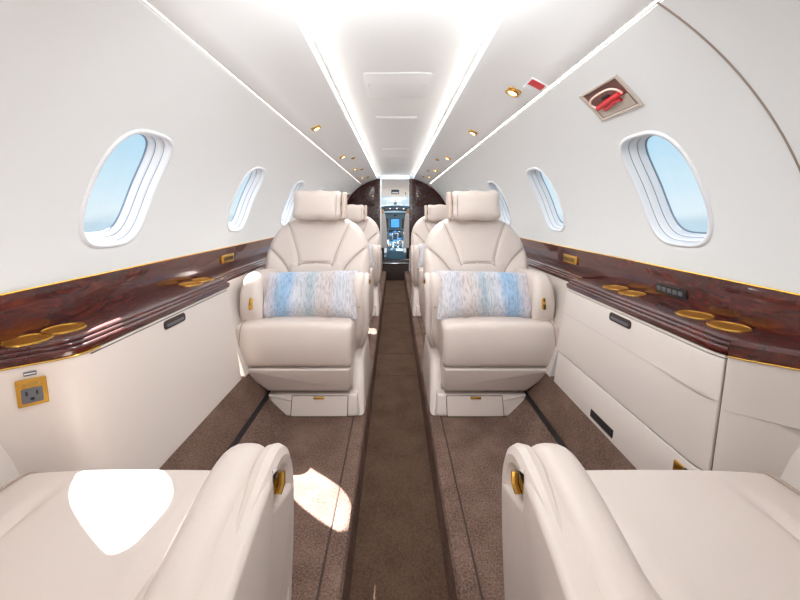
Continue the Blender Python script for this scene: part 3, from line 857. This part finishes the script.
for s in (-1, 1):
    MB().add(*slab(rrect(s * .132 - .004, s * .132 + .004, -.03, .03, .003), .003, .006, .001, lambda a, b, w: (a, b, -w))).build('catch', M['valance'], root)

# ------------------------------------------------------------------ front bulkheads and cockpit
YB = 5.60
for side in (-1, 1):
    P = [(.232, 1.478)]
    P += [(.285, 1.482), (.30, 1.475), (.36, 1.456), (.43, 1.430), (.47, 1.410), (.515, 1.386)]
    for k in range(14):
        ph = lerp(PH1, -.05, k / 13); P.append((.883 * math.cos(ph) * 1.0, ZC + .788 * math.sin(ph)))
    P += [(.80, .60), (.68, .21), (.60, .07), (.50, -.004), (.232, -.004)]
    root = empty('wooden_bulkhead', (side * .5, YB, 0)); tag(root, 'dark wood partition at the cabin front, %s of the cockpit doorway' % SN[side], 'partition')
    sx = side * .5
    MB().add(*slab(P, YB - .02, YB + .02, .002, lambda a, b, w: (side * a - sx, w - YB, b))).build('wood_panel', M['wood_dark'], root, smooth=25)
    MB().add(*box(side * .222 - sx, side * .240 - sx, -.03, .03, .12, 1.48)).build('door_jamb', M['white'] if side < 0 else M['wood_dark'], root, smooth=None)
    pts = [(side * .872 * math.cos(lerp(PH1, .0, k / 20)) - sx, -.03, ZC + .778 * math.sin(lerp(PH1, .0, k / 20))) for k in range(21)]
    MB().add(*tube(pts, .012, 8)).build('edge_trim', M['wood'], root)
    MB().add(*slab(rrect(.33, .50, 1.05, 1.36, .01), .02, .03, .003, lambda a, b, w: (side * a - sx, -w, b))).build('cabinet_door', M['wood_dark'], root)
    MB().add(*lathe([(.010, .0), (.010, .012), (.0005, .016)], (side * .36 - sx, -.03, 1.2), (0, -1, 0), 12)).build('knob', M['brass'], root)
structure(MB().add(*box(-.23, .23, YB - .02, YB + .02, 1.478, 1.55)).build('wall_front', M['ceil']))
# dark oval window of the entry on the left wall
rows = []; tt = [2 * PI * i / 40 for i in range(40)]
def eh(t, k):
    c, s = math.cos(t), math.sin(t); return .25 * k * math.copysign(abs(c) ** .7, c), .24 * k * math.copysign(abs(s) ** .7, s)
wnum += 1
rows = [[W(-1, 5.27 + eh(t, k)[0], .42 + eh(t, k)[1], -d) for t in tt] for k, d in ((1.0, .0), (.99, .014), (.93, .018), (.86, .014), (.82, .006))]
win = structure(MB().add(*grid(rows, closed=True)).build('window_%d' % wnum, M['silver']))
rows = [[W(-1, 5.27 + eh(t, k)[0], .42 + eh(t, k)[1], -.008) for t in tt] for k in (.84, .5, .1)]
v, f = grid(rows, closed=True); f.append(tuple(len(v) - 40 + i for i in range(40)))
MB().add(v, f).build('shade', M['black'], win)

# step up to the cockpit
root = empty('cockpit_step', (0, YB + .235, AZ)); tag(root, 'dark carpeted step with pale metal edge leading into the cockpit', 'step')
MB().add(*rbox(.44, .40, .27, .006, (2, 2, 2), 2, None, (0, .0, .135))).build('riser', M['gap'], root)
MB().add(*rbox(.45, .05, .012, .004, (2, 2, 1), 2, None, (0, -.195, .274))).build('edge_strip', M['chrome'], root)
structure(MB().add(*box(-.9, .9, YB + .44, 8.2, .07, .12)).build('floor_cockpit', M['black']))
# cockpit lining
rows = [[(lerp(.88, .55, t) * math.cos(a) * (1 if True else 0), lerp(YB + .04, 8.3, t), .75 + lerp(.79, .50, t) * math.sin(a)) for a in [PI * i / 24 for i in range(25)]] for t in [i / 6 * .46 for i in range(7)]]
structure(MB().add(*grid(rows)).build('ceiling_cockpit', M['overhead']))
root = empty('overhead_panel', (0, 6.75, 1.42)); tag(root, 'white cockpit overhead panel with small display and amber lamps', 'control panel')
def oh(a, b, w): # sloped board
    return (a, -.12 + .6 * (b), -.155 * 0 + .20 - .55 * b - w) if False else (a, .05 + .35 * b, .10 - .42 * b * 1.6 - w)
MB().add(*slab(rrect(-.27, .27, -.12, .25, .02), .0, .03, .006, lambda a, b, w: (a, .30 * b - w, .08 - b))).build('board', M['overhead'], root)
MB().add(*slab(rrect(-.075, .075, .120, .205, .008), .03, .042, .003, lambda a, b, w: (a, .30 * b - w, .08 - b))).build('display', M['dashdark'], root)
MB().add(*slab(rrect(-.060, .060, .165, .190, .004), .041, .044, .001, lambda a, b, w: (a, .30 * b - w, .08 - b))).build('display_row', M['overhead'], root)
for a in (-.15, -.11, .07, .11, .14):
    MB().add(*slab(rrect(a - .014, a + .014, .05, .08, .004), .03, .036, .002, lambda a_, b, w: (a_, .30 * b - w, .08 - b))).build('amber_lamp', M['amber'], root)
MB().add(*slab(rrect(.195, .21, .17, .21, .004), .03, .04, .002, lambda a, b, w: (a, .30 * b - w, .08 - b))).build('switch', M['black'], root)
# windscreen
wnum += 1
fr = structure(MB().add(*box(-.028, .028, 7.70, 7.73, 1.0, 1.42)).add(*box(-.62, .62, 7.70, 7.73, 1.36, 1.42)).add(*box(-.62, .62, 7.70, 7.73, .9, 1.03)).build('window_%d' % wnum, M['overhead'], smooth=None))
for s in (-1, 1):
    MB().add(*box(min(s * .028, s * .62), max(s * .028, s * .62), 7.712, 7.718, 1.03, 1.36)).build('pane', M['glass'], fr, smooth=None)
root = empty('standby_compass', (0, 7.25, 1.086)); tag(root, 'small grey compass on the windscreen post above the glareshield', 'compass')
MB().add(*rbox(.07, .06, .07, .02, (2, 2, 2), 3, None, (0, 0, .04))).build('housing', M['grey'], root)
MB().add(*rbox(.03, .03, .10, .008, (1, 1, 2), 2, None, (0, .03, .10))).build('bracket', M['chrome'], root)
# instrument panel
root = empty('instrument_panel', (0, 7.2, .12)); tag(root, 'blue grey cockpit instrument panel with lit screens under a dark glareshield', 'instrument panel')
MB().add(*rbox(1.3, .10, .56, .02, (4, 1, 4), 3, None, (0, .05, .54))).build('board', M['dash'], root)
def gl(x, y, z): return x, y, z - .10 * (x / .6) ** 2
MB().add(*rbox(1.2, .34, .12, .04, (20, 3, 2), 4, gl, (0, .0, .915))).build('glareshield', M['dashdark'], root)
for i in range(6):
    a = -.17 + .068 * i; MB().add(*rbox(.05, .02, .03, .006, (1, 1, 1), 2, None, (a, -.175, .90 - .1 * (a / .6) ** 2))).build('button', M['chrome' if i % 2 else 'grey'], root)
for x0, x1, z0, z1, mm in ((-.10, .10, .50, .70, 'screen'), (-.36, -.14, .50, .70, 'black'), (.14, .36, .50, .70, 'black'), (-.13, -.02, .40, .46, 'black'), (.02, .13, .40, .46, 'black')):
    s = MB().add(*slab(rrect(x0, x1, z0, z1, .01), 0, .014, .004, lambda a, b, w: (a, -w, b))).build('display', M['black'], root)
    MB().add(*slab(rrect(x0 + .014, x1 - .014, z0 + .014, z1 - .014, .006), .013, .0155, .001, lambda a, b, w: (a, -w, b))).build('screen_face', M['screen'] if mm == 'screen' else M['dashdark'], s)
MB().add(*rbox(.06, .03, .03, .01, (1, 1, 1), 2, None, (0, -.01, .76))).build('knob', M['black'], root)
# centre pedestal
root = empty('centre_pedestal', (0, 6.63, .12)); tag(root, 'blue grey throttle pedestal between the pilot seats', 'control pedestal')
MB().add(*slab([(-.42, 0), (.48, 0), (.48, .44), (.30, .40), (-.30, .20), (-.42, .14)], -.15, .15, .015, lambda a, b, w: (w, a, b))).build('body', M['dash'], root)
for k in range(9):
    for j in (-1, 0, 1):
        yy = -.30 + .085 * k; zz = .20 + .20 * (yy + .30) / .6
        MB().add(*rbox(.07, .055, .02, .006, (1, 1, 1), 2, None, (j * .088, yy, zz + .008))).build('control_unit', M[['dashdark', 'screen', 'grey', 'black', 'chrome'][(k * 2 + j * 3) % 5]], root)
for j in (-.05, .05):
    MB().add(*tube([(j, -.02, .30), (j, -.07, .40), (j, -.10, .43)], .012, 8)).build('throttle_lever', M['chrome'], root)
# pilot seats
def pilot_seat(s, label):
    root = empty('pilot_seat', (s * .375, 6.25, .12)); tag(root, label, 'seat', 'pilot seats')
    def bf(x, y, z):
        t = (z - .30) / .60; return x * (1 - .25 * max(0, t) ** 3), y - .10 * t, z
    MB().add(*rbox(.44, .13, .66, .055, (8, 3, 10), 5, bf, (0, -.05, .56))).build('backrest', M['tan'], root)
    MB().add(*rbox(.46, .03, .60, .012, (6, 1, 8), 3, bf, (0, -.125, .50))).build('back_shell', M['leather'], root)
    MB().add(*rbox(.44, .44, .12, .05, (6, 6, 2), 4, None, (0, .18, .26))).build('seat_cushion', M['tan'], root)
    MB().add(*rbox(.24, .09, .15, .04, (4, 2, 3), 4, None, (0, -.16, .96))).build('headrest', M['leather'], root)
    MB().add(*rbox(.05, .30, .045, .018, (1, 4, 1), 3, None, (-s * .205, .06, .44))).build('armrest', M['leather'], root)
    MB().add(*rbox(.34, .36, .20, .02, (2, 2, 2), 3, None, (0, .16, .10))).build('base', M['black'], root)
    return root
pilot_seat(-1, 'tan sheepskin pilot seat at the left of the cockpit doorway')
pilot_seat(1, 'tan sheepskin pilot seat at the right of the cockpit doorway')

# ------------------------------------------------------------------ world, lamps, camera
w = bpy.data.worlds.new('sky'); bpy.context.scene.world = w; w.use_nodes = True
nt = w.node_tree; bg = nt.nodes['Background']
tc = nt.nodes.new('ShaderNodeTexCoord'); sp = nt.nodes.new('ShaderNodeSeparateXYZ'); nt.links.new(tc.outputs['Generated'], sp.inputs[0])
nz = nt.nodes.new('ShaderNodeTexNoise'); nz.inputs['Scale'].default_value = 7; nz.inputs['Detail'].default_value = 6
mp = nt.nodes.new('ShaderNodeMapping'); mp.inputs['Scale'].default_value = (1, 1, 5)
nt.links.new(tc.outputs['Generated'], mp.inputs['Vector']); nt.links.new(mp.outputs['Vector'], nz.inputs['Vector'])
ma = nt.nodes.new('ShaderNodeMath'); ma.operation = 'MULTIPLY_ADD'; ma.inputs[1].default_value = .05; ma.inputs[2].default_value = -.025
nt.links.new(nz.outputs['Fac'], ma.inputs[0])
ad = nt.nodes.new('ShaderNodeMath'); ad.operation = 'ADD'; nt.links.new(sp.outputs['Z'], ad.inputs[0]); nt.links.new(ma.outputs[0], ad.inputs[1])
mr = nt.nodes.new('ShaderNodeMapRange'); mr.inputs['From Min'].default_value = -.5; mr.inputs['From Max'].default_value = .5
nt.links.new(ad.outputs[0], mr.inputs['Value'])
cr = nt.nodes.new('ShaderNodeValToRGB'); e = cr.color_ramp.elements
e[0].position = .0; e[0].color = rgb(150, 180, 200); e[1].position = 1; e[1].color = rgb(120, 174, 210)
for pos, c in ((.40, (170, 198, 214)), (.475, (188, 210, 222)), (.50, (216, 230, 236)), (.54, (206, 227, 236)), (.66, (178, 213, 231)), (.80, (140, 190, 220))):
    k = e.new(pos); k.color = rgb(*c)
nt.links.new(mr.outputs[0], cr.inputs['Fac']); nt.links.new(cr.outputs['Color'], bg.inputs['Color']); bg.inputs['Strength'].default_value = .76

def lamp(kind, name, loc, rot, energy, col=(1, 1, 1), **kw):
    l = bpy.data.lights.new(name, kind); l.energy = energy; l.color = col
    for k, v in kw.items(): setattr(l, k, v)
    o = bpy.data.objects.new(name, l); C.objects.link(o); o.location = loc; o.rotation_euler = rot; return o
d = Vector((.55, -.68, -1.0))
s = lamp('SUN', 'sun', (-3, 6, 5), d.to_track_quat('-Z', 'Y').to_euler(), 30.0, (1, .98, .97), angle=.006)
# added soft fill: area lamps under the ceiling and one unseen behind the camera
WARM = (.92, .965, 1.0)
for y, e_ in ((1.7, 3.5), (2.8, 5.5), (4.1, 6), (5.2, 6)):
    lamp('AREA', 'ceiling_fill', (0, y, 1.53), (0, 0, 0), e_, WARM, shape='RECTANGLE', size=.40, size_y=1.1)  # downward fill lamps added to brighten the cabin, not real fixtures
lamp('AREA', 'seat_fill', (0, .75, 1.52), (math.radians(52), 0, 0), 7, WARM, shape='RECTANGLE', size=.55, size_y=.3)  # added lamp, tilted forward to brighten the far seat fronts
lamp('AREA', 'rear_fill', (0, -1.05, .95), (math.radians(112), 0, 0), 11, WARM, shape='RECTANGLE', size=1.3, size_y=.9)  # added fill lamp, out of view at the aft end
lamp('AREA', 'cockpit_lamp', (0, 6.3, 1.45), (0, 0, 0), 5, (.9, .96, 1), shape='RECTANGLE', size=.5, size_y=.5)

cam = bpy.data.cameras.new('camera'); co = bpy.data.objects.new('camera', cam); C.objects.link(co)
co.location = (-.013, 0, .95); co.rotation_euler = (PI / 2, 0, 0)
cam.sensor_fit = 'HORIZONTAL'; cam.sensor_width = 36; cam.lens = 36 * 350 / 800
cam.shift_x = (400 - 394.5) / 800; cam.shift_y = (212 - 300) / 800
cam.clip_start = .02
sc = bpy.context.scene; sc.camera = co
sc.view_settings.view_transform = 'Standard'; sc.view_settings.look = 'None'
sc.view_settings.exposure = 0.64
